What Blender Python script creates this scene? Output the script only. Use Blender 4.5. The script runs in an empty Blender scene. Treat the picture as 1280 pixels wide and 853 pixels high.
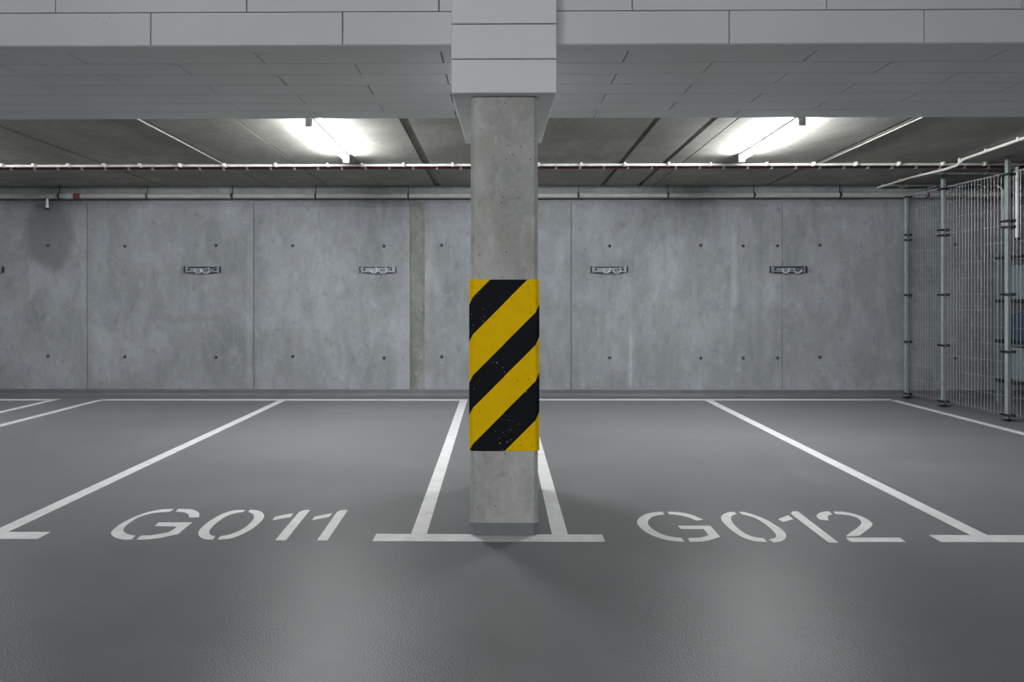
import bpy, bmesh, math, random
from mathutils import Vector, Matrix
random.seed(7)
SC = bpy.context.scene
COL = SC.collection
PI = math.pi

# ------------------------------------------------------------------ materials
class NT:
    """small helper that builds a node tree and links values"""
    def __init__(s, name):
        s.m = bpy.data.materials.new(name); s.m.use_nodes = True
        s.t = s.m.node_tree; s.t.nodes.clear()
        s.out = s.t.nodes.new('ShaderNodeOutputMaterial')
        s.b = s.t.nodes.new('ShaderNodeBsdfPrincipled')
        s.t.links.new(s.b.outputs[0], s.out.inputs[0])
        tc = s.t.nodes.new('ShaderNodeTexCoord'); s.obj = tc.outputs['Object']
    def put(s, sock, v):
        if isinstance(v, bpy.types.NodeSocket): s.t.links.new(v, sock)
        elif v is not None: sock.default_value = v
    def map(s, scale=(1, 1, 1), loc=(0, 0, 0), vec=None):
        n = s.t.nodes.new('ShaderNodeMapping'); s.put(n.inputs[0], vec or s.obj)
        n.inputs['Scale'].default_value = scale; n.inputs['Location'].default_value = loc
        return n.outputs[0]
    def noise(s, scale, detail=4, rough=.55, vec=None, dist=0):
        n = s.t.nodes.new('ShaderNodeTexNoise'); s.put(n.inputs['Vector'], vec or s.obj)
        n.inputs['Scale'].default_value = scale; n.inputs['Detail'].default_value = detail
        n.inputs['Roughness'].default_value = rough; n.inputs['Distortion'].default_value = dist
        return n.outputs[0]
    def voro(s, scale, vec=None, rand=1):
        n = s.t.nodes.new('ShaderNodeTexVoronoi'); s.put(n.inputs['Vector'], vec or s.obj)
        n.inputs['Scale'].default_value = scale; n.inputs['Randomness'].default_value = rand
        return n.outputs['Distance']
    def math(s, op, a, b=0.0, clamp=False):
        n = s.t.nodes.new('ShaderNodeMath'); n.operation = op; n.use_clamp = clamp
        s.put(n.inputs[0], a); s.put(n.inputs[1], b)
        return n.outputs[0]
    def rng(s, v, a, b, c=0.0, d=1.0):
        n = s.t.nodes.new('ShaderNodeMapRange'); s.put(n.inputs[0], v)
        for i, x in enumerate((a, b, c, d)): n.inputs[i + 1].default_value = x
        return n.outputs[0]
    def mix(s, f, a, b, mode='MIX'):
        n = s.t.nodes.new('ShaderNodeMix'); n.data_type = 'RGBA'; n.blend_type = mode
        s.put(n.inputs[0], f)
        for sock, v in ((n.inputs[6], a), (n.inputs[7], b)):
            if isinstance(v, (tuple, list)): v = (*v[:3], 1)
            s.put(sock, v)
        return n.outputs[2]
    def ramp(s, f, stops, const=False):
        n = s.t.nodes.new('ShaderNodeValToRGB'); s.put(n.inputs[0], f)
        cr = n.color_ramp; cr.interpolation = 'CONSTANT' if const else 'LINEAR'
        while len(cr.elements) < len(stops): cr.elements.new(.5)
        for e, (p, c) in zip(cr.elements, stops):
            e.position = p; e.color = (*c, 1)
        return n.outputs[0]
    def xyz(s):
        n = s.t.nodes.new('ShaderNodeSeparateXYZ'); s.put(n.inputs[0], s.obj)
        return n.outputs
    def bump(s, h, strength=.2, dist=.01):
        n = s.t.nodes.new('ShaderNodeBump'); s.put(n.inputs['Height'], h)
        n.inputs['Strength'].default_value = strength; n.inputs['Distance'].default_value = dist
        s.put(s.b.inputs['Normal'], n.outputs[0])
    def done(s, col=None, rough=.6, metal=0.0, spec=None):
        if col is not None:
            if isinstance(col, (tuple, list)): col = (*col[:3], 1)
            s.put(s.b.inputs['Base Color'], col)
        s.put(s.b.inputs['Roughness'], rough); s.put(s.b.inputs['Metallic'], metal)
        if spec is not None: s.put(s.b.inputs['Specular IOR Level'], spec)
        return s.m

def plain(name, col, rough=.5, metal=0.0, var=.12, scale=9):
    n = NT(name); k = n.noise(scale, 3)
    c = n.mix(n.rng(k, .3, .7), tuple(x * (1 - var) for x in col), tuple(min(1, x * (1 + var)) for x in col))
    return n.done(c, rough, metal)

K_ = .86
def concrete(name, lo, hi, warm, pit=.9, stretch=(1, 1, .35), seed=0, streaks=(), blobs=(), gate0=.50):
    lo, hi, warm = (tuple(K_ * x for x in q) for q in (lo, hi, warm))
    n = NT(name)
    big = n.noise(.9, 5, .6, n.map((1, 1, .7), (seed, seed * 2, 3)), .6)
    med = n.noise(3.1, 6, .62, n.map(stretch, (seed + 5, 1, 2)), 1.0)
    fine = n.noise(26, 4, .6)
    patch = n.noise(1.7, 2, .4, n.map((1, 1, .8), (seed + 11, 4, 9)), 1.0)
    v = n.math('ADD', n.math('MULTIPLY', big, .45), n.math('MULTIPLY', med, .4))
    v = n.math('ADD', v, n.math('MULTIPLY', fine, .15))
    c = n.mix(n.rng(v, .38, .62), tuple(x * .90 for x in lo), tuple(x * 1.06 for x in hi))
    c = n.mix(n.math('MULTIPLY', n.rng(patch, .50, .62), .42), c, warm)
    c = n.mix(n.math('MULTIPLY', n.rng(patch, .46, .34), .16), c, tuple(min(1, x * 1.25) for x in hi))
    drip = n.noise(5.5, 4, .6, n.map((1, 1, .07), (seed, 2, 8)))
    c = n.mix(n.math('MULTIPLY', n.rng(drip, .57, .72), .16), c, tuple(x * .62 for x in lo))
    c = n.mix(n.math('MULTIPLY', n.rng(drip, .43, .30), .14), c, tuple(min(1, x * 1.3) for x in hi))
    fl = n.noise(11, 5, .7, n.map((1, 1, .6), (seed + 3, 6, 1)), .4)
    c = n.mix(n.math('MULTIPLY', n.rng(fl, .57, .68), .34), c, tuple(min(1, x * 1.35) for x in hi))
    c = n.mix(n.math('MULTIPLY', n.rng(fl, .43, .32), .40), c, tuple(x * .6 for x in lo))
    X = n.xyz()
    for (x0, w, z0, z1, amt, tone) in streaks:          # run marks with a place of their own
        a = n.rng(n.math('ABSOLUTE', n.math('SUBTRACT', X[0], x0)), w, w * .25)
        b = n.math('MULTIPLY', n.rng(X[2], z0, z0 + .15), n.rng(X[2], z1, z1 - .4))
        f = n.math('MULTIPLY', n.math('MULTIPLY', a, b), n.math('MULTIPLY', n.rng(med, .3, .6, .35, 1), amt))
        c = n.mix(f, c, tone)
    for (x0, z0, rx, rz, amt, tone) in blobs:           # damp patches
        dx = n.math('DIVIDE', n.math('SUBTRACT', X[0], x0), rx)
        dz = n.math('DIVIDE', n.math('SUBTRACT', X[2], z0), rz)
        d = n.math('ADD', n.math('MULTIPLY', dx, dx), n.math('MULTIPLY', dz, dz))
        d = n.math('ADD', d, n.math('MULTIPLY', n.math('SUBTRACT', med, .5), 1.2))
        c = n.mix(n.math('MULTIPLY', n.rng(d, 1.25, .65), amt), c, tone)
    if pit:
        gate = n.rng(n.noise(2.3, 2), gate0, gate0 + .1)
        p = n.math('MULTIPLY', n.rng(n.voro(17, n.map((1, 1, 1), (seed, 0, 0))), .10, .06), gate)
        c = n.mix(n.math('MULTIPLY', p, pit), c, tuple(x * .35 for x in lo))
    n.bump(n.math('ADD', v, n.math('MULTIPLY', fine, .25)), .25, .012)
    return n.done(c, n.rng(big, .3, .7, .62, .8), 0, .3)

M = {}
def materials():
    M['wall'] = concrete('wall concrete', (.255, .27, .285), (.375, .392, .412), (.255, .27, .262), seed=2,
        streaks=[(3.36, .06, 1.2, 2.75, .45, (.46, .48, .49)), (3.72, .07, .05, 2.75, .40, (.18, .19, .19)),
                 (1.88, .04, .05, 1.2, .5, (.5, .52, .53)), (2.10, .05, .05, .9, .35, (.2, .21, .2)), (-5.9, .09, .05, 2.6, .30, (.19, .2, .21)),
                 (-3.6, .06, .1, 2.4, .28, (.46, .48, .5)), (-5.55, .1, 1.6, 2.6, .3, (.2, .21, .22)), (-.62, .06, 1.0, 2.6, .25, (.22, .23, .24))],
        blobs=[(-6.48, 2.30, .36, .50, .72, (.15, .155, .16)), (-4.12, 2.25, .12, .34, .35, (.18, .19, .2)),
               (-4.55, 1.12, .55, .06, .35, (.2, .21, .21)), (-3.95, 1.5, .22, .12, .3, (.2, .21, .2)), (2.25, .5, .3, .28, .25, (.2, .21, .21))])
    M['infill'] = concrete('joint mortar', (.13, .14, .12), (.36, .375, .365), (.17, .18, .14), seed=9)
    M['ceil'] = concrete('ceiling concrete', (.265, .258, .232), (.375, .366, .332), (.275, .262, .225), pit=.5, stretch=(1, .4, 1), seed=14)
    M['col'] = concrete('column concrete', (.40, .40, .385), (.66, .66, .64), (.39, .385, .345), seed=21, pit=1, gate0=.38)
    n = NT('floor coating')
    a = n.noise(.8, 4, .55, n.map((.5, 1, 1))); b = n.noise(3, 5, .6)
    c = n.mix(n.rng(n.math('ADD', n.math('MULTIPLY', a, .65), n.math('MULTIPLY', b, .35)), .36, .64), (.162, .165, .172), (.196, .199, .206))
    spk = n.noise(120, 2, .5)
    n.bump(spk, .55, .004)
    M['floor'] = n.done(c, n.rng(b, .3, .7, .30, .36), 0, .17)
    n = NT('grey cove paint'); b = n.noise(4, 4)
    M['base'] = n.done(n.mix(n.rng(b, .3, .7), (.115, .12, .128), (.15, .155, .165)), .5)
    n = NT('white road paint'); b = n.noise(9, 5, .65); f = n.noise(70, 3, .6)
    c = n.mix(n.rng(b, .35, .65), (.64, .645, .64), (.77, .775, .77))
    c = n.mix(n.math('MULTIPLY', n.rng(f, .64, .72), .5), c, (.33, .33, .33))
    M['paint'] = n.done(c, .5)
    for key, nm, k in (('board', 'pale insulation board', .92), ('board_white', 'whiter insulation board', 1.02)):
        n = NT(nm); b = n.noise(1.3, 3, .5); f = n.noise(40, 3, .6); v = n.voro(34); g = n.noise(2.1, 2)
        c = n.mix(n.rng(b, .3, .7), tuple(k * x for x in (.70, .715, .73)), tuple(k * x for x in (.765, .775, .79)))
        c = n.mix(n.math('MULTIPLY', n.math('MULTIPLY', n.rng(v, .13, .08), n.rng(g, .60, .68)), .8), c, (.16, .165, .165))
        n.bump(f, .15, .004)
        M[key] = n.done(c, .8, 0, .25)
    M['dark'] = plain('dark joint', (.05, .05, .05), .9)
    # hazard stripes: bands of constant z - s, s running round the column
    n = NT('hazard stripes'); X = n.xyz()
    sg = n.math('SIGN', n.math('SUBTRACT', X[0], .03))
    s_ = n.math('ADD', X[0], n.math('MULTIPLY', sg, n.math('SUBTRACT', X[1], 4.06)))
    u = n.math('SUBTRACT', n.math('SUBTRACT', X[2], s_), .163)
    Y_, K = (.97, .61, .0005), (.010, .011, .014)
    lo, span = -.5, 2.5
    st = [(-.5, K), (.08, Y_), (.31, K), (.310, K)]
    edges = [(-.5, K), (.09, Y_), (.3095, Y_)]
    stops = [(0.0, Y_)]
    for e, cc in ((.310, K), (.536, Y_), (.756, K), (.953, Y_), (1.191, K), (1.416, Y_)):
        stops.append(((e - lo) / span, cc))
    # below the lowest band seen in the photo the stripes go on
    c = n.ramp(n.math('DIVIDE', n.math('SUBTRACT', u, lo), span), stops, True)
    v = n.voro(27); v2 = n.voro(44); g = n.noise(5, 3); w = n.noise(20, 3)
    speck = n.math('MULTIPLY', n.rng(v, .13, .08), n.rng(g, .42, .52))
    speck2 = n.math('MULTIPLY', n.rng(v2, .15, .09), n.rng(g, .47, .57))
    sp = n.math('MAXIMUM', speck, speck2)
    isY = n.t.nodes.new('ShaderNodeSeparateColor'); n.put(isY.inputs[0], c)
    yel = n.math('GREATER_THAN', isY.outputs[0], .3)
    tone = n.mix(yel, (.42, .43, .40), (.12, .085, .02))
    c = n.mix(n.math('MULTIPLY', sp, .85), c, tone)
    c = n.mix(n.math('MULTIPLY', n.math('MULTIPLY', n.rng(w, .45, .75), yel), .10), c, (.3, .19, .0))
    M['hazard'] = n.done(c, .7, 0, .08)
    M['steel'] = plain('galvanised steel', (.27, .30, .32), .45, .45, .1, 30)
    M['post'] = plain('galvanised post', (.29, .335, .33), .5, .2, .1, 12)
    M['wire'] = plain('zinc wire', (.40, .41, .42), .4, .2, .05)
    M['hook'] = plain('bright wire hook', (.66, .68, .70), .35, .3)
    M['thin'] = plain('beige thin conduit', (.30, .285, .255), .5)
    M['plinth'] = plain('grey foot paint', (.205, .213, .228), .5)
    M['black'] = plain('black plastic', (.014, .015, .018), .5)
    M['conduit'] = plain('off white conduit', (.72, .71, .68), .4)
    M['red'] = plain('dark red cable sleeve', (.16, .035, .045), .5)
    M['pipe'] = plain('grey plastic pipe', (.42, .42, .41), .38)
    M['redband'] = plain('red band', (.20, .06, .05), .5)
    M['white'] = plain('white enamel', (.75, .75, .74), .35)
    M['cap'] = plain('grey end cap', (.40, .41, .41), .5)
    M['bluegrey'] = plain('blue grey sheet', (.20, .245, .27), .5)
    M['blue'] = plain('deep blue plastic', (.035, .065, .11), .45)
    M['hole'] = plain('dark plug', (.05, .052, .055), .85)
    M['bolt'] = plain('dark bolt', (.05, .05, .055), .4, .6)
    for key, nm, e in (('lamp', 'lit diffuser', LAMP), ('lamp_aisle', 'brighter lit diffuser', LAMP_AISLE), ('lamp_cage', 'dimmer lit diffuser', LAMP * .06), ('lamp_far', 'weaker lit diffuser', LAMP * .6)):
        m = bpy.data.materials.new(nm); m.use_nodes = True
        b = m.node_tree.nodes['Principled BSDF']
        b.inputs['Base Color'].default_value = (.9, .9, .9, 1)
        b.inputs['Emission Color'].default_value = (.96, .985, 1, 1)
        b.inputs['Emission Strength'].default_value = e
        M[key] = m

# ------------------------------------------------------------------ mesh helpers
def box(bm, x0, x1, y0, y1, z0, z1):
    v = [bm.verts.new(p) for p in ((x0, y0, z0), (x1, y0, z0), (x1, y1, z0), (x0, y1, z0), (x0, y0, z1), (x1, y0, z1), (x1, y1, z1), (x0, y1, z1))]
    for f in ((3, 2, 1, 0), (4, 5, 6, 7), (0, 1, 5, 4), (1, 2, 6, 5), (2, 3, 7, 6), (3, 0, 4, 7)):
        bm.faces.new([v[i] for i in f])
    return v
def bevel(bm, w, seg=2):
    bmesh.ops.bevel(bm, geom=bm.edges[:], offset=w, segments=seg, profile=.5, affect='EDGES')
def tube(bm, pts, r, n=10, cap=True):
    pts = [Vector(p) for p in pts]; rings = []
    up = None
    for i, p in enumerate(pts):
        d = ((pts[min(i + 1, len(pts) - 1)] - p).normalized() + (p - pts[max(i - 1, 0)]).normalized())
        d.normalize()
        if up is None: up = d.orthogonal().normalized()
        up = (up - d * up.dot(d)).normalized(); w = d.cross(up)
        rings.append([bm.verts.new(p + (up * math.cos(2 * PI * k / n) + w * math.sin(2 * PI * k / n)) * r) for k in range(n)])
    for a, b in zip(rings, rings[1:]):
        for k in range(n): bm.faces.new((a[k], a[(k + 1) % n], b[(k + 1) % n], b[k]))
    if cap: bm.faces.new(rings[0][::-1]); bm.faces.new(rings[-1])
def lathe(bm, prof, axis='z', c=(0, 0, 0), n=20):
    """profile of (radius, height) turned about an axis through c"""
    R = {'z': Matrix.Identity(3), 'y': Matrix.Rotation(-PI / 2, 3, 'X'), 'x': Matrix.Rotation(PI / 2, 3, 'Y')}[axis]
    rings = []
    for r, h in prof:
        rings.append([bm.verts.new(Vector(c) + R @ Vector((r * math.cos(2 * PI * k / n), r * math.sin(2 * PI * k / n), h))) for k in range(n)])
    for a, b in zip(rings, rings[1:]):
        for k in range(n): bm.faces.new((a[k], a[(k + 1) % n], b[(k + 1) % n], b[k]))
    bm.faces.new(rings[0][::-1]); bm.faces.new(rings[-1])
def prism(bm, poly, z0, z1):
    a = [bm.verts.new((x, y, z0)) for x, y in poly]; b = [bm.verts.new((x, y, z1)) for x, y in poly]
    n = len(poly)
    fs = [bm.faces.new(b), bm.faces.new(a[::-1])]
    for k in range(n): bm.faces.new((a[k], a[(k + 1) % n], b[(k + 1) % n], b[k]))
    if n > 4: bmesh.ops.triangulate(bm, faces=fs, ngon_method='BEAUTY')
def obj(name, bm, m, parent=None, smooth=False, loc=None):
    bmesh.ops.recalc_face_normals(bm, faces=bm.faces[:])
    me = bpy.data.meshes.new(name); bm.to_mesh(me); bm.free()
    if smooth:
        me.polygons.foreach_set('use_smooth', [True] * len(me.polygons))
        me.set_sharp_from_angle(angle=math.radians(40))
    o = bpy.data.objects.new(name, me); COL.objects.link(o)
    me.materials.append(M[m]); o.parent = parent
    if loc: o.location = loc
    return o
def tag(o, label, cat, group=None, kind=None):
    o['label'] = label; o['category'] = cat
    if group: o['group'] = group
    if kind: o['kind'] = kind
    return o
def thing(name, label, cat, loc=(0, 0, 0), rz=0, group=None):
    o = bpy.data.objects.new(name, None); COL.objects.link(o)
    o.empty_display_size = .1; o.location = loc; o.rotation_euler = (0, 0, rz)
    return tag(o, label, cat, group)
def struct(o, label=None):
    o['kind'] = 'structure'
    if label: o['label'] = label
    return o
def dup(root, loc, label):
    def cp(o, par):
        c = o.copy(); COL.objects.link(c); c.parent = par
        for ch in list(o.children): cp(ch, c)
        return c
    r = cp(root, None); r.location = loc; r['label'] = label
    return r
def again(o, **kw):
    c = o.copy(); COL.objects.link(c)
    for k, v in kw.items(): setattr(c, k, v)
    return c

NUMBERS = {
  'G011': [
    ('letter', [
      [(-2.189,4.552),(-2.251,4.545),(-2.273,4.534),(-2.292,4.519),(-2.312,4.5),(-2.33,4.477),(-2.345,4.448),(-2.357,4.415),(-2.366,4.377),(-2.372,4.335),(-2.376,4.287),(-2.377,4.239),(-2.373,4.195),(-2.367,4.156),(-2.359,4.122),(-2.349,4.094),(-2.337,4.071),(-2.321,4.051),(-2.3,4.029),(-2.278,4.009),(-2.256,3.995),(-2.234,3.985),(-2.213,3.978),(-2.193,3.975),(-2.161,3.976),(-2.174,4.041),(-2.204,4.049),(-2.224,4.06),(-2.245,4.074),(-2.265,4.092),(-2.283,4.112),(-2.297,4.133),(-2.309,4.157),(-2.32,4.187),(-2.329,4.221),(-2.334,4.256),(-2.336,4.292),(-2.337,4.332),(-2.334,4.371),(-2.325,4.404),(-2.313,4.431),(-2.297,4.452),(-2.279,4.467),(-2.257,4.477),(-2.234,4.484),(-2.188,4.491)],
      [(-2.157,4.553),(-2.084,4.549),(-2.061,4.541),(-2.041,4.528),(-2.019,4.511),(-1.998,4.49),(-1.98,4.466),(-1.965,4.439),(-1.945,4.384),(-2.004,4.374),(-2.03,4.428),(-2.048,4.45),(-2.068,4.469),(-2.088,4.482),(-2.108,4.491),(-2.152,4.499)],
      [(-2.154,4.279),(-1.941,4.281),(-1.932,4.072),(-1.97,4.038),(-1.988,4.02),(-2.007,4.004),(-2.028,3.992),(-2.05,3.983),(-2.069,3.978),(-2.088,3.976),(-2.132,3.976),(-2.14,4.041),(-2.083,4.048),(-2.061,4.058),(-2.041,4.071),(-2.005,4.098),(-1.998,4.133),(-1.997,4.156),(-1.998,4.178),(-2.002,4.205),(-2.142,4.211)],
    ]),
    ('digit', [
      [(-1.7,4.535),(-1.76,4.531),(-1.777,4.522),(-1.791,4.507),(-1.807,4.483),(-1.821,4.45),(-1.831,4.403),(-1.838,4.35),(-1.843,4.296),(-1.844,4.244),(-1.841,4.196),(-1.835,4.152),(-1.826,4.114),(-1.814,4.082),(-1.8,4.054),(-1.784,4.031),(-1.768,4.012),(-1.752,3.998),(-1.735,3.988),(-1.718,3.981),(-1.684,3.977),(-1.692,4.035),(-1.72,4.048),(-1.734,4.063),(-1.748,4.083),(-1.76,4.107),(-1.769,4.135),(-1.776,4.169),(-1.781,4.207),(-1.784,4.251),(-1.784,4.298),(-1.782,4.346),(-1.777,4.39),(-1.766,4.426),(-1.751,4.455),(-1.732,4.473),(-1.715,4.483),(-1.698,4.491)],
      [(-1.667,4.54),(-1.619,4.53),(-1.597,4.515),(-1.577,4.494),(-1.556,4.466),(-1.538,4.433),(-1.525,4.395),(-1.517,4.353),(-1.513,4.305),(-1.512,4.256),(-1.514,4.209),(-1.519,4.164),(-1.528,4.122),(-1.539,4.085),(-1.551,4.052),(-1.564,4.025),(-1.579,4.005),(-1.598,3.991),(-1.653,3.977),(-1.661,4.035),(-1.629,4.053),(-1.615,4.071),(-1.602,4.093),(-1.59,4.117),(-1.58,4.146),(-1.574,4.181),(-1.57,4.219),(-1.57,4.26),(-1.572,4.3),(-1.576,4.337),(-1.583,4.372),(-1.593,4.404),(-1.606,4.432),(-1.62,4.455),(-1.635,4.473),(-1.666,4.493)],
    ]),
    ('digit', [
      [(-1.358,4.465),(-1.351,4.388),(-1.451,4.328),(-1.451,4.397),(-1.409,4.438)],
      [(-1.267,4.54),(-1.306,4.535),(-1.322,4.503),(-1.326,4.496),(-1.326,4.435),(-1.313,3.97),(-1.25,3.971)],
    ]),
    ('digit', [
      [(-1.102,4.472),(-1.103,4.396),(-1.195,4.33),(-1.198,4.399),(-1.147,4.44)],
      [(-1.012,4.542),(-1.052,4.537),(-1.072,4.51),(-1.075,4.495),(-1.075,4.427),(-1.067,3.973),(-1.006,3.973)],
    ]),
  ],
  'G012': [
    ('letter', [
      [(1.084,4.52),(1.038,4.515),(1.013,4.507),(0.987,4.494),(0.962,4.473),(0.938,4.446),(0.914,4.412),(0.894,4.376),(0.881,4.346),(0.873,4.317),(0.868,4.285),(0.866,4.251),(0.869,4.215),(0.875,4.178),(0.884,4.142),(0.897,4.108),(0.913,4.076),(0.931,4.048),(0.951,4.024),(0.973,4.004),(0.999,3.99),(1.026,3.98),(1.077,3.97),(1.078,4.033),(1.036,4.041),(1.015,4.054),(0.996,4.071),(0.979,4.092),(0.965,4.117),(0.953,4.147),(0.943,4.179),(0.936,4.214),(0.933,4.248),(0.934,4.279),(0.939,4.308),(0.947,4.337),(0.959,4.366),(0.977,4.398),(0.998,4.426),(1.019,4.442),(1.04,4.453),(1.081,4.468)],
      [(1.117,4.524),(1.172,4.52),(1.199,4.511),(1.225,4.496),(1.248,4.473),(1.269,4.443),(1.307,4.366),(1.256,4.342),(1.23,4.398),(1.214,4.42),(1.196,4.438),(1.177,4.452),(1.157,4.462),(1.115,4.472)],
      [(1.111,4.248),(1.316,4.25),(1.313,4.052),(1.25,4.006),(1.216,3.987),(1.181,3.973),(1.11,3.967),(1.114,4.03),(1.17,4.034),(1.194,4.041),(1.216,4.051),(1.255,4.085),(1.256,4.189),(1.116,4.188)],
    ]),
    ('digit', [
      [(1.562,4.522),(1.525,4.52),(1.501,4.505),(1.476,4.482),(1.455,4.454),(1.437,4.42),(1.425,4.383),(1.418,4.341),(1.415,4.29),(1.415,4.238),(1.417,4.191),(1.421,4.148),(1.427,4.107),(1.436,4.07),(1.447,4.038),(1.462,4.012),(1.481,3.992),(1.503,3.979),(1.558,3.97),(1.562,4.031),(1.536,4.037),(1.52,4.047),(1.504,4.062),(1.491,4.084),(1.481,4.113),(1.474,4.155),(1.47,4.202),(1.469,4.249),(1.471,4.294),(1.477,4.335),(1.485,4.371),(1.496,4.404),(1.508,4.431),(1.522,4.451),(1.536,4.466),(1.561,4.483)],
      [(1.591,4.529),(1.628,4.521),(1.659,4.479),(1.672,4.456),(1.685,4.429),(1.7,4.391),(1.713,4.35),(1.72,4.312),(1.724,4.274),(1.73,4.233),(1.733,4.192),(1.731,4.152),(1.725,4.116),(1.717,4.088),(1.707,4.064),(1.696,4.041),(1.682,4.02),(1.661,3.997),(1.638,3.977),(1.592,3.962),(1.588,4.016),(1.622,4.028),(1.638,4.046),(1.651,4.07),(1.661,4.099),(1.667,4.132),(1.671,4.172),(1.672,4.213),(1.671,4.25),(1.669,4.287),(1.666,4.326),(1.66,4.363),(1.652,4.396),(1.639,4.426),(1.59,4.479)],
    ]),
    ('digit', [
      [(1.887,4.459),(1.886,4.38),(1.798,4.325),(1.791,4.384)],
      [(1.985,4.541),(1.968,3.965),(1.912,3.965),(1.918,4.489),(1.946,4.536)],
    ]),
    ('digit', [
      [(2.191,4.543),(2.189,4.485),(2.155,4.461),(2.139,4.444),(2.124,4.422),(2.103,4.36),(2.053,4.375),(2.059,4.426),(2.067,4.45),(2.08,4.472),(2.098,4.495),(2.118,4.514),(2.138,4.527),(2.158,4.536)],
      [(2.222,4.539),(2.277,4.537),(2.3,4.523),(2.319,4.502),(2.336,4.477),(2.349,4.447),(2.357,4.415),(2.36,4.38),(2.358,4.341),(2.348,4.302),(2.329,4.268),(2.302,4.235),(2.27,4.2),(2.233,4.163),(2.143,4.073),(2.067,4.072),(2.122,4.132),(2.163,4.172),(2.205,4.213),(2.239,4.251),(2.267,4.286),(2.288,4.319),(2.302,4.351),(2.31,4.385),(2.311,4.417),(2.286,4.467),(2.209,4.489)],
      [(2.054,4.045),(2.371,4.048),(2.364,3.98),(2.052,3.977),(2.045,4.008)],
    ]),
  ],
}
FRONT_Y = -4.0
LAMP_AISLE = 335.0
EXPOSURE = 0.98
LAMP = 185.0
materials()
B = bmesh.new
def zc(y): return 3.08 - .0175 * (y - 6.1)      # the deck above falls gently to the back wall
WY = 9.75

# ------------------------------------------------------------------ room shell
bm = B(); box(bm, -16, 12, -12, 10, -.2, 0)
struct(obj('floor', bm, 'floor'), 'grey coated garage floor')

bm = B()
edges = [-16, -8.35, -5.942, -3.534, -1.276]
for a, b in zip(edges, edges[1:]): box(bm, a + .004, b - .004, WY, WY + .2, 0, 2.785)
edges = [-1.069, 1.03, 4.043, 12]
for a, b in zip(edges, edges[1:]): box(bm, a + (.0 if a == -1.069 else .0035), b - .0035, WY, WY + .2, 0, 2.785)
bevel(bm, .003, 1)
box(bm, -16, 12, WY + .045, WY + .22, 0, 3.3)
box(bm, -16, 12, WY - .004, WY + .2, 2.835, 3.3)
wall = struct(obj('wall_back', bm, 'wall'), 'bare concrete back wall')
bm = B(); box(bm, -1.272, -1.069, WY + .004, WY + .1, 0, 2.785)
o = obj('joint_infill', bm, 'infill', wall); o['label'] = 'greenish mortar strip down the back wall'
bm = B(); lathe(bm, [(.024, 0), (.022, -.005), (.016, -.005), (.012, .004), (.0, .004)], 'y', (0, 0, 0), 14)
hole0 = None
for z in (2.172, .564):
    for i, x in enumerate((-8.9, -7.7, -6.511, -5.397, -4.077, -2.969, -1.655, -.827, 1.58, 2.881, 3.485, 3.975, 4.578, 6.5, 7.6)):
        if hole0 is None: hole0 = obj('tie_hole', bm, 'hole', wall, True); h = hole0
        else: h = again(hole0)
        h.location = (x, WY - .001, z + random.uniform(-.012, .012))
bm = B(); box(bm, -16.2, -16, -12, 10, 0, 3.7); struct(obj('wall_left', bm, 'base'))
bm = B(); box(bm, 12, 12.2, 7.5, 10, 0, 3.7); box(bm, 6.15, 12.2, 7.3, 7.5, 0, 3.7); box(bm, 6.15, 6.35, -12, 7.3, 0, 3.7); struct(obj('wall_right_light_block', bm, 'base'))  # inner walls added out of view to block light from the right side
bm = B(); box(bm, -16, 12, -12.2, -12, 0, 3.7); struct(obj('wall_front', bm, 'base'))

# painted cove at the wall foot
bm = B()
prof = [(WY + .01, .105), (WY - .014, .105), (WY - .016, .098), (WY - .016, .05), (WY - .024, .028), (WY - .045, .010), (WY - .08, .003), (WY - .08, 0), (WY + .01, 0)]
va = [bm.verts.new((-15.9, y, z)) for y, z in prof]; vb = [bm.verts.new((11.9, y, z)) for y, z in prof]
for k in range(len(prof)): bm.faces.new((va[k], va[(k + 1) % len(prof)], vb[(k + 1) % len(prof)], vb[k]))
bm.faces.new(va); bm.faces.new(vb[::-1])
struct(obj('baseboard_back', bm, 'base'), 'dark grey painted cove along the wall foot')

# deck over the bays: planks with open joints, and the higher deck over the aisle
bm = B()
joints = [(-16, 0), (-9.3, .02), (-7.1, .03), (-4.80, .03), (-3.30, .018), (-2.45, .014), (-1.69, .007), (-.885, .085), (1.46, .055), (1.985, .055), (2.20, .014), (3.795, .045), (6.2, .02), (8.6, .03), (12, 0)]
for (a, ga), (b, gb) in zip(joints, joints[1:]):
    for (y0, y1) in ((5.7, 9.165), (9.172, 9.98)):
        v = box(bm, a + ga / 2, b - gb / 2, y0, y1, 0, 0)
        for i, p in enumerate(v): p.co.z = zc(p.co.y) + (.0 if i < 4 else .2)
v = box(bm, -16, 12, 5.7, 9.98, 0, 0)
for i, p in enumerate(v): p.co.z = zc(p.co.y) + (.05 if i < 4 else .5)
box(bm, -16, 12, -12, 4.4, 3.5, 3.7)
struct(obj('ceiling', bm, 'ceil'), 'grey concrete deck overhead')

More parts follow.
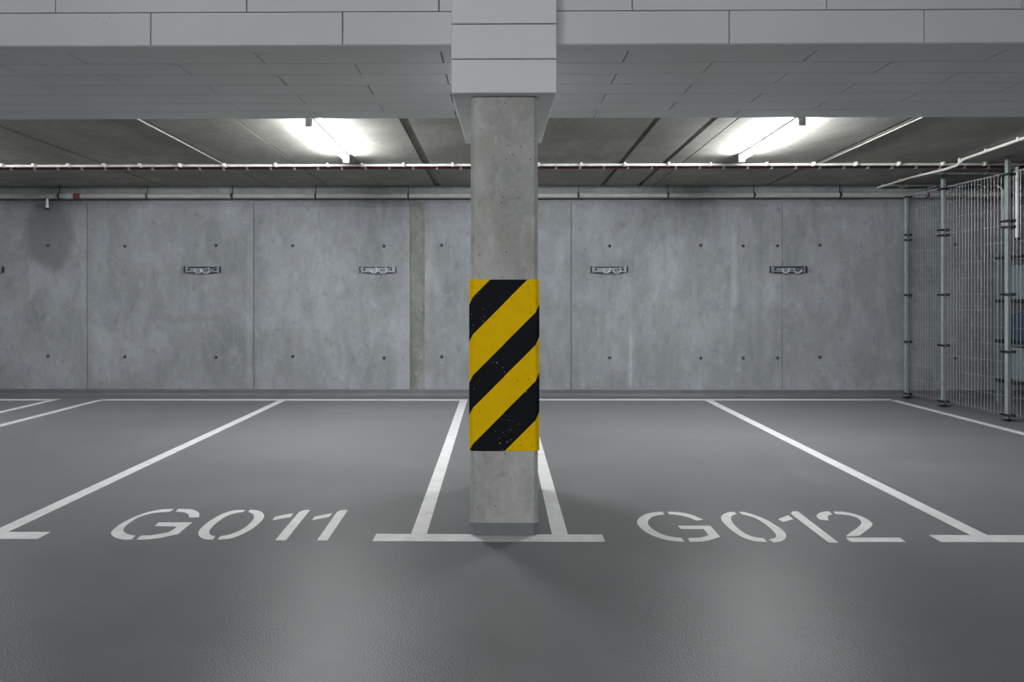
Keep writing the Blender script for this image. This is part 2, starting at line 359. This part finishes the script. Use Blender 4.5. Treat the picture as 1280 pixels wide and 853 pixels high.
# beam clad in pale insulation boards, left and right of the column head
CX0, CX1 = -.282, .337
bm = B()
def run(xs, gap, y0, y1, z0, z1):
    for a, b in zip(xs, xs[1:]): box(bm, a + gap, b - gap, y0, y1, z0, z1)
def cuts(first, lo, hi):
    k = math.ceil((lo - first) / 1.2045 + .02); out = [lo]
    x = first + k * 1.2045
    while x < hi - .03: out.append(x); x += 1.2045
    return out + [hi]
rowsY = [4.24, 4.36, 4.576, 4.805, 5.040, 5.278, 5.516, 5.754, 5.992]
for lo, hi in ((-16, CX0 - .002), (CX1 + .002, 12)):
    for i, (z0, z1) in enumerate(((3.004, 3.211), (3.211, 3.415), (3.415, 3.5))):
        run(cuts((.225, .828)[i % 2], lo, hi), .0035, 4.24, 4.34, z0 + .0025, z1 - .0025)
    for i, (y0, y1) in enumerate(zip(rowsY[1:], rowsY[2:])):
        run(cuts((.828, .225)[i % 2], lo, hi), .005, y0 + .003, y1 - .003, 3.004, 3.084)
    box(bm, lo, hi, 4.245, 4.359, 3.002, 3.006)
bevel(bm, .002, 1)
beam = struct(obj('ceiling_beam', bm, 'board'), 'beam clad in pale boards in staggered rows')
bm = B()
for lo, hi in ((-16, CX0 - .01), (CX1 + .01, 12)): box(bm, lo, hi, 4.30, 5.97, 3.03, 3.6)
obj('beam_core', bm, 'dark', beam)

# ------------------------------------------------------------------ the column
cx0, cx1, cy0, cy1 = -.172, .232, 4.07, 5.15
def oct_loop(off, c=.024):
    a, b, d, e = cx0 - off, cx1 + off, cy0 - off, cy1 + off
    return [(a + c, d), (b - c, d), (b, d + c), (b, e - c), (b - c, e), (a + c, e), (a, e - c), (a, d + c)]
col = thing('concrete_column', 'square concrete column with black and yellow stripes between the two numbered bays', 'column', (0, 0, 0))
bm = B(); prism(bm, oct_loop(0), 0.0, 2.70); bmesh.ops.subdivide_edges(bm, edges=[], cuts=0)
obj('shaft', bm, 'col', col)
bm = B(); prism(bm, oct_loop(.008, .034), .0, .075); bevel(bm, .006, 2)
o = obj('plinth', bm, 'plinth', col); o['label'] = 'dark grey painted foot of the column'
def ring(bm, lo, hi, z0, z1):
    n = len(lo); A = [[bm.verts.new((x, y, z)) for x, y in L] for L, z in ((hi, z0), (hi, z1), (lo, z1), (lo, z0))]
    for q in range(4):
        a, b = A[q], A[(q + 1) % 4]
        for k in range(n): bm.faces.new((a[k], a[(k + 1) % n], b[(k + 1) % n], b[k]))
bm = B(); ring(bm, oct_loop(-.002), oct_loop(.009), .507, 1.532)
o = obj('hazard_panel', bm, 'hazard', col); o['label'] = 'black and yellow diagonal warning stripes round the column'
bm = B()
def capbox(y0, y1, z0, z1, g=.003):
    v = box(bm, CX0, CX1, y0, y1, z0 + g, z1 - g)
    for p in v:
        t = (p.co.y - 4.0) / 1.32
        p.co.x += (.022 if p.co.x < 0 else -.012) * t
for z0, z1 in ((2.627, 2.829), (2.829, 3.036), (3.036, 3.243), (3.243, 3.5)): capbox(4.0, 5.32, z0, z1)
bevel(bm, .004, 1)
o = obj('cap', bm, 'board_white', col); o['label'] = 'pale board-clad column head'
bm = B(); box(bm, CX0 + .02, CX1 - .02, 4.02, 5.28, 2.65, 3.6); obj('cap_core', bm, 'dark', col)

# ------------------------------------------------------------------ paint on the floor
PZ = (.0004, .0022)
def line(label, pts, group=None, z=PZ):
    bm = B(); prism(bm, pts, *z)
    return tag(obj('bay_line', bm, 'paint'), label, 'painted line', group)
FY0, FY1 = 3.972, 4.085
line('long white line at the left edge of bay G011', [(-3.082, FY1), (-2.980, FY1), (-2.952, 9.36), (-3.050, 9.36)])
line('long white line right of G011, just left of the striped column', [(-.530, FY1), (-.436, FY1), (-.443, 9.37), (-.543, 9.37)])
line('long white line left of G012, just right of the striped column', [(.316, FY1), (.412, FY1), (.412, 9.40), (.312, 9.40)])
line('long white line at the right edge of bay G012', [(2.821, FY1), (2.921, FY1), (2.945, 9.43), (2.840, 9.43)])
line('white line running beside the wire mesh partition', [(5.46, 3.2), (5.56, 3.2), (5.50, 9.45), (5.40, 9.45)])
line('white slanting line in the far left, right one of two', [(-5.60, 3.9), (-5.50, 3.9), (-5.485, 9.345), (-5.585, 9.345)])
line('white slanting line in the far left, left one of two', [(-6.22, 3.9), (-6.12, 3.9), (-6.14, 9.33), (-6.24, 9.33)])
line('white line along the back wall left of the column, closing bay G011', [(-5.585, 9.347), (-.443, 9.372), (-.443, 9.495), (-5.485, 9.465)])
line('white line along the back wall right of the column, closing bay G012', [(.312, 9.402), (5.40, 9.452), (5.49, 9.575), (.312, 9.525)])
line('white line along the back wall in the far left corner', [(-11, 9.31), (-6.14, 9.332), (-6.14, 9.455), (-11, 9.43)])
line('short white cross bar under the foot of the striped column', [(-.740, FY0 - .008), (.617, FY0 - .006), (.617, FY1 - .001), (-.740, FY1 - .001)])
line('short white cross bar at the left end of the G011 bay', [(-3.34, FY0 + .006), (-2.722, FY0 + .010), (-2.722, FY1 + .014), (-3.083, FY1 + .012), (-3.34, FY1 + .012)], z=(.0003, .0019))
line('short white cross bar at the right end of the G012 bay', [(2.573, FY0 + .010), (3.19, FY0 + .010), (3.19, FY1 + .014), (2.573, FY1 + .012)], z=(.0003, .0019))
for word, gl in NUMBERS.items():
    t = thing('bay_number', f'white stencilled bay number {word} on the floor ' + ('left' if word == 'G011' else 'right') + ' of the column', 'bay number', (0, 0, 0))
    for nm, polys in gl:
        bm = B()
        for p in polys: prism(bm, p, *PZ)
        obj(nm, bm, 'paint', t)

# ------------------------------------------------------------------ luminaires
def luminaire(loc, label):
    t = thing('luminaire', label, 'ceiling light', loc, 0, 'strip lights under the deck')
    L = 1.52
    bm = B(); box(bm, -.026, .026, .0, L, -.030, -.006); bevel(bm, .004, 1); obj('housing', bm, 'white', t)
    bm = B()
    n = 14
    prof = [(.031 * math.cos(a), -.052 + .020 * math.sin(a)) for a in [2 * PI * k / n for k in range(n)]]
    va = [bm.verts.new((x, .02, z)) for x, z in prof]; vb = [bm.verts.new((x, L - .02, z)) for x, z in prof]
    for k in range(n): bm.faces.new((va[k], va[(k + 1) % n], vb[(k + 1) % n], vb[k]))
    bm.faces.new(va[::-1]); bm.faces.new(vb)
    obj('diffuser', bm, 'lamp', t, True)
    for y in (0, L):
        bm = B(); box(bm, -.034, .034, y - .016, y + .016, -.094, -.002); bevel(bm, .008, 2); obj('end_cap', bm, 'cap', t)
    for y in (.35, 1.15):
        bm = B(); box(bm, -.018, .018, y - .03, y + .03, -.008, .012); obj('bracket', bm, 'steel', t)
    t.rotation_euler = (-math.atan(.0175), 0, 0)
    return t
LY = 6.175
lum = luminaire((-1.733, LY, zc(LY) - .006), 'lit strip light under the deck, left of the column')
dup(lum, (2.735, LY, zc(LY) - .006), 'lit strip light under the deck, right of the column')
c = dup(lum, (-6.55, LY, zc(LY) - .006), 'lit strip light beyond the left edge of the picture')
for ch in c.children:
    if ch.name.startswith('diffuser'): ch.material_slots[0].link = 'OBJECT'; ch.material_slots[0].material = M['lamp_far']
c = dup(lum, (8.8, 9.0, zc(9.0) - .018), 'dimmer strip light beyond the wire mesh partition'); c.rotation_euler = (0, 0, -PI / 2)
for ch in c.children:
    if ch.name.startswith('diffuser'): ch.material_slots[0].link = 'OBJECT'; ch.material_slots[0].material = M['lamp_cage']
for x, w in ((-2.6, 'left one'), (-.8, 'right one')):
    c = dup(lum, (x, FRONT_Y, 3.486), 'brighter strip light over the aisle behind the viewer, ' + w + ' of two'); c.rotation_euler = (0, 0, -PI / 2)
    for ch in c.children:
        if ch.name.startswith('diffuser'): ch.material_slots[0].link = 'OBJECT'; ch.material_slots[0].material = M['lamp_aisle']

# ------------------------------------------------------------------ conduits and pipes
t = thing('cable_conduit', 'long white conduit on clips across the deck from side to side', 'conduit', (0, 8.19, zc(8.19)))
bm = B(); tube(bm, [(-12, 0, -.024), (-6, 0, -.024), (0, 0, -.022), (6, 0, -.023), (11.5, 0, -.024)], .0165, 12); obj('tube', bm, 'conduit', t, True)
bm = B(); box(bm, -.014, .014, -.045, .02, -.043, .0); bevel(bm, .003, 1); c0 = obj('clip', bm, 'conduit', t)
xs = [-6.014, -5.628, -5.212, -4.777, -4.342, -3.858, -3.317, -2.698, -2.07, -1.654, -1.151, -.561, .0, .473, .985, 1.508, 2.03, 2.532, 3.2, 3.76, 4.263, 4.775, 5.297, 5.8, 6.3, 6.8]
c0.location.x = xs[0]
for x in xs[1:]: again(c0).location.x = x
t = thing('red_conduit', 'dark red conduit running just behind the long white one', 'conduit', (0, 8.36, zc(8.36)))
bm = B(); tube(bm, [(-12, 0, -.020), (11.5, 0, -.020)], .017, 12); obj('tube', bm, 'red', t, True)
bm = B(); box(bm, -.012, .012, -.030, .02, -.040, .0); bevel(bm, .003, 1); c0 = obj('clip', bm, 'conduit', t)
c0.location.x = -7.2
for k in range(1, 49): again(c0).location.x = -7.2 + .2925 * k
def small_conduit(label, x, y0, y1):
    t = thing('cable_conduit', label, 'conduit', (x, 0, 0))
    bm = B(); tube(bm, [(0, y, zc(y) - .0065) for y in (y0, (y0 + y1) / 2, y1)], .006, 8); obj('tube', bm, 'thin', t, True)
small_conduit('thin pale conduit beside a deck joint, left of the left strip light', -3.335, 5.99, 8.172)
small_conduit('thin pale conduit beside a deck joint, right of the right strip light', 3.86, 5.99, 8.172)
t = thing('cable_conduit', 'pale conduit running towards the back wall beside the wire mesh partition', 'conduit', (0, 0, 0))
P = [(5.30, 5.99), (5.315, 7.0), (5.36, 7.9), (5.385, 8.05), (5.40, 8.3), (5.395, 9.0), (5.39, 9.735)]
bm = B(); tube(bm, [(x, y, zc(y) - (.064 if 8.0 < y < 8.5 else .026)) for x, y in P], .0165, 10); obj('tube', bm, 'conduit', t, True)
bm = B(); box(bm, -.024, .024, -.015, .015, -.04, .0); bevel(bm, .003, 1); c0 = obj('clip', bm, 'conduit', t)
q = [(5.308, 6.5), (5.315, 7.0), (5.34, 7.5), (5.372, 7.97), (5.40, 8.75), (5.395, 9.2), (5.39, 9.6)]
c0.location = (q[0][0], q[0][1], zc(q[0][1]))
for x, y in q[1:]: again(c0).location = (x, y, zc(y))
t = thing('cable_conduit', 'pale conduit along the top of the back wall that bends down inside the cage', 'conduit', (0, 0, 0))
z = zc(9.585) - .02
P = [(5.42, 9.585, z), (6.9, 9.585, z), (6.97, 9.585, z - .008), (7.02, 9.585, z - .03), (7.05, 9.585, z - .08), (7.055, 9.585, 2.4)]
bm = B(); tube(bm, P, .016, 10); obj('tube', bm, 'conduit', t, True)
for x in (5.7, 6.1, 6.5, 6.85):
    bm = B(); box(bm, x - .015, x + .015, 9.565, 9.742, z - .026, z + .02); obj('clip', bm, 'conduit', t)
t = thing('cable_conduit', 'short pale conduit on the deck inside the cage, nearer than the back wall', 'conduit', (0, 0, 0))
bm = B(); tube(bm, [(5.415, 8.72, zc(8.72) - .022), (8.5, 8.72, zc(8.72) - .022)], .016, 10); obj('tube', bm, 'conduit', t, True)
for x in (5.62, 6.2, 6.8):
    bm = B(); box(bm, x - .015, x + .015, 8.70, 8.74, zc(8.72) - .04, zc(8.72)); obj('clip', bm, 'conduit', t)

t = thing('drain_pipe', 'long grey pipe clamped along the top of the back wall', 'pipe', (0, 9.655, 2.873))
bm = B(); tube(bm, [(-12, 0, 0), (-6.22, 0, 0)], .037, 16); tube(bm, [(-5.98, 0, 0), (11, 0, 0)], .037, 16)
obj('tube', bm, 'pipe', t, True)
bm = B(); lathe(bm, [(.020, -6.22), (.042, -6.22), (.044, -6.19), (.044, -6.13), (.038, -6.12), (.038, -6.06), (.030, -6.06)], 'x', n=16); obj('coupling', bm, 'pipe', t, True)
bm = B(); lathe(bm, [(.025, -6.07), (.040, -6.07), (.040, -5.97), (.025, -5.97)], 'x', n=16); o = obj('colour_band', bm, 'redband', t, True); o['label'] = 'dull red band on the pipe'
bm = B(); tube(bm, [(-6.46, -.0, -.02), (-6.46, -.0, -.125)], .017, 12); tube(bm, [(-6.46, 0, -.125), (-6.46, -.0, -.165)], .022, 12)
o = obj('outlet', bm, 'conduit', t, True); o['label'] = 'pale stub hanging below the pipe'
bm = B(); lathe(bm, [(.030, -.167), (.030, -.185), (.012, -.19)], 'z', (-6.46, 0, 0), 12); obj('outlet_plug', bm, 'black', t, True)
bm = B(); lathe(bm, [(.037, -.012), (.0435, -.012), (.0435, .012), (.037, .012)], 'x', n=16)
box(bm, -.014, .014, -.052, -.036, -.014, .014); box(bm, -.005, .005, -.005, .005, .04, .155)
box(bm, -.010, .010, .03, .094, -.01, .01)
c0 = obj('clamp', bm, 'bolt', t)
xs = [-8.6, -7.4, -6.28, -5.02, -3.80, -2.61, -1.29, .55, 1.12, 2.385, 3.60, 4.81, 6.03, 7.2]
xs.remove(.55); c0.location.x = xs[0]
for x in xs[1:]: again(c0).location.x = x

# ------------------------------------------------------------------ bracket plates on the back wall
def plate(x, label, kind):
    t = thing('wall_bracket', label, 'wall bracket', (x, WY, 1.825), 0, 'steel bracket plates on the back wall')
    bm = B(); W_, Hh = .245, .045
    box(bm, -W_, W_, -.018, -.014, -Hh, Hh)
    box(bm, -W_, W_, -.018, -.001, -Hh, -Hh + .004); box(bm, -W_ + .03, W_ - .03, -.062, -.014, Hh - .006, Hh)
    box(bm, -W_ + .03, W_ - .03, -.034, -.016, -Hh - .003, -Hh + .003)
    obj('plate', bm, 'steel', t)
    bm = B(); box(bm, -.205, .205, -.0205, -.017, Hh - .019, Hh - .006); obj('flange_shadow', bm, 'bolt', t)  # dark strip modelled in place of the upper flange's shadow
    bm = B(); box(bm, -.215, .215, -.0345, -.017, -Hh - .004, -Hh + .008); obj('lower_lip_shadow', bm, 'bolt', t)  # dark strip laid over the lower lip as its shadow line
    for s in (-1, 1):
        bm = B(); box(bm, s * (W_ + .012) - .007, s * (W_ + .012) + .007, -.03, -.001, -Hh, Hh); obj('end_tab', bm, 'bolt', t)
        bm = B(); lathe(bm, [(.008, -.016), (.017, -.018), (.017, -.032), (.009, -.036)], 'y', (s * .192, 0, 0), 6); obj('bolt', bm, 'bolt', t)
    r = random.Random(kind)
    for q in range(2):
        cx = -.05 + q * (.09 + .02 * kind % 3); a0 = r.uniform(-.3, .3)
        pts = [(cx + .045 * math.cos(a0 + a) * (1 + .2 * q), -.045 - .006 * math.sin(3 * a), .048 * math.sin(a0 + a) - .006) for a in [PI * (.95 + k / 11 * 1.25) for k in range(12)]]
        bm = B(); tube(bm, pts, .0075, 8); obj('hook', bm, 'hook', t, True)
    pts = [(.03 + k * .016, -.05 - .008 * math.sin(k * 1.3 + kind), .012 * math.sin(k * 1.7 + kind * 2) - .012 + .002 * k) for k in range(10)]
    bm = B(); tube(bm, pts, .0045, 7); o = obj('wire', bm, 'bolt', t, True); o['label'] = 'dark loose wire tied to the plate'
    return t
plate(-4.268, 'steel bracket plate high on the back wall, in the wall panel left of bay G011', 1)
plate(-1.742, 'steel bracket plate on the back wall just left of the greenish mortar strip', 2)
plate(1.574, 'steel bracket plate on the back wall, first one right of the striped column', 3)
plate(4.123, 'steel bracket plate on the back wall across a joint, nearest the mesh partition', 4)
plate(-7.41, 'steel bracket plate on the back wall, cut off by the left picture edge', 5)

# ------------------------------------------------------------------ wire mesh partition
ANG = math.atan2(.11, 1.75)
part = thing('mesh_partition', 'wire mesh partition on square steel posts closing off the right corner', 'partition', (5.75, 9.66, 0), 0)
dirv = Vector((math.sin(ANG), -math.cos(ANG), 0))
part.rotation_euler = (0, 0, math.atan2(dirv.y, dirv.x))     # local +x runs from the wall towards the camera
PX_ = [0.0, .73, 1.77, 2.81, 3.85]
for i, u in enumerate(PX_):
    top = 2.86 if i == 0 else zc(9.66 - u) - .005
    hw = .0225
    bm = B(); box(bm, u - hw, u + hw, -hw, hw, .008, top); bevel(bm, .004, 1); p = obj('post', bm, 'post', part)
    bm = B(); box(bm, u - .05, u + .05, -.05, .05, .002, .010); box(bm, u - hw - .003, u + hw + .003, -hw - .003, hw + .003, .01, .03); obj('foot_plate', bm, 'black', p)
    for z in (.07, .80, 1.46, 2.235, 2.305, 2.84):
        lo = u - (.0 if i == 0 else .066)
        bm = B(); box(bm, lo, u + .066, .0225, .048, z - .016, z + .016); bevel(bm, .004, 1); obj('clip', bm, 'black', p)
        bm = B(); box(bm, lo, u + .066, -.040, -.0225, z - .014, z + .014); bevel(bm, .004, 1); obj('clip', bm, 'black', p)
for a, b in zip(PX_, PX_[1:]):
    bm = B(); a += .035; b -= .035; n = max(2, round((b - a) / .05))
    for k in range(n + 1):
        x = a + (b - a) * k / n
        tube(bm, [(x, .036, .05), (x, .036, 2.87)], .0024, 5)
    z = .08
    while z < 2.88:
        for s in (-.006, .006): tube(bm, [(a, .036 + s, z), (b, .036 + s, z)], .001, 4)
        z += .1985
    tube(bm, [(a, .036, 2.87), (b, .036, 2.87)], .006, 6)
    obj('mesh_panel', bm, 'wire', part)

# ------------------------------------------------------------------ inside the cage
t = thing('storage_rack', 'metal shelving rack with dark shelves seen through the mesh partition', 'rack', (6.78, 8.75, 0))
for x in (0, 1.2):
    for y in (0, .55):
        bm = B(); box(bm, x - .02, x + .02, y - .02, y + .02, 0, 2.02); bevel(bm, .003, 1); obj('upright', bm, 'bluegrey', t)
for z in (.33, .86, 1.40, 1.98):
    bm = B(); box(bm, -.03, 1.23, -.025, .575, z - .05, z); bevel(bm, .006, 1); obj('shelf', bm, 'black', t)
for x, w, d, h, z, m, l in ((.07, .48, .45, .44, 1.40, 'bluegrey', 'pale blue grey crate on the third shelf of the rack, in the cage'),
                         (.06, .5, .45, .34, .86, 'blue', 'deep blue crate on the second shelf of the rack, in the cage'),
                         (.06, .5, .45, .42, .33, 'bluegrey', 'pale blue grey crate on the lowest shelf of the rack, in the cage')):
    c = thing('storage_crate', l, 'crate', (6.78 + x, 8.78, z + .001))
    bm = B(); box(bm, 0, w, 0, d, 0, h); bevel(bm, .012, 2)
    for k in range(1, 6): box(bm, w * k / 6 - .012, w * k / 6 + .012, -.008, .0, .04, h - .06)
    obj('body', bm, m, c)
    bm = B(); box(bm, -.012, w + .012, -.012, d + .012, h - .03, h + .01); bevel(bm, .006, 1); obj('lid', bm, m, c)
t = thing('vent_disc', 'round grey vent disc under the deck inside the cage', 'vent', (6.42, 8.0, zc(8.0)))
bm = B(); lathe(bm, [(.10, 0), (.10, -.10), (.22, -.115), (.23, -.14), (.20, -.155), (.05, -.15)], 'z', n=32); obj('disc', bm, 'cap', t, True)
bm = B(); lathe(bm, [(.045, -.150), (.045, -.165), (.02, -.17)], 'z', n=16); obj('hub', bm, 'pipe', t, True)
t = thing('downpipe', 'short white vertical pipe end hanging behind the mesh partition post', 'pipe', (6.275, 8.3, 0))
bm = B(); tube(bm, [(0, 0, 2.12), (0, 0, zc(8.3))], .021, 14); obj('tube', bm, 'white', t, True)
bm = B(); lathe(bm, [(.021, 2.12), (.026, 2.12), (.026, 2.15), (.021, 2.15)], 'z', n=14); obj('collar', bm, 'black', t, True)

# ------------------------------------------------------------------ camera, world, view
cam = bpy.data.cameras.new('camera'); co = bpy.data.objects.new('camera', cam); COL.objects.link(co)
cam.sensor_width = 36; cam.lens = 850 / 1280 * 36
cam.shift_x = (640 - 616) / 1280; cam.shift_y = (372 - 426.5) / 1280
co.location = (0, 0, 1.425); co.rotation_euler = (PI / 2, 0, .0095)
SC.camera = co
w = bpy.data.worlds.new('world'); w.use_nodes = True; SC.world = w
w.node_tree.nodes['Background'].inputs[0].default_value = (0, 0, 0, 1)
vs = SC.view_settings
SC.display_settings.display_device = 'sRGB'
vs.view_transform = 'Standard'; vs.look = 'None'; vs.gamma = 1; vs.use_curve_mapping = False
vs.exposure = EXPOSURE
SC.cycles.max_bounces = 10; SC.cycles.diffuse_bounces = 6
SC.cycles.sample_clamp_indirect = 6
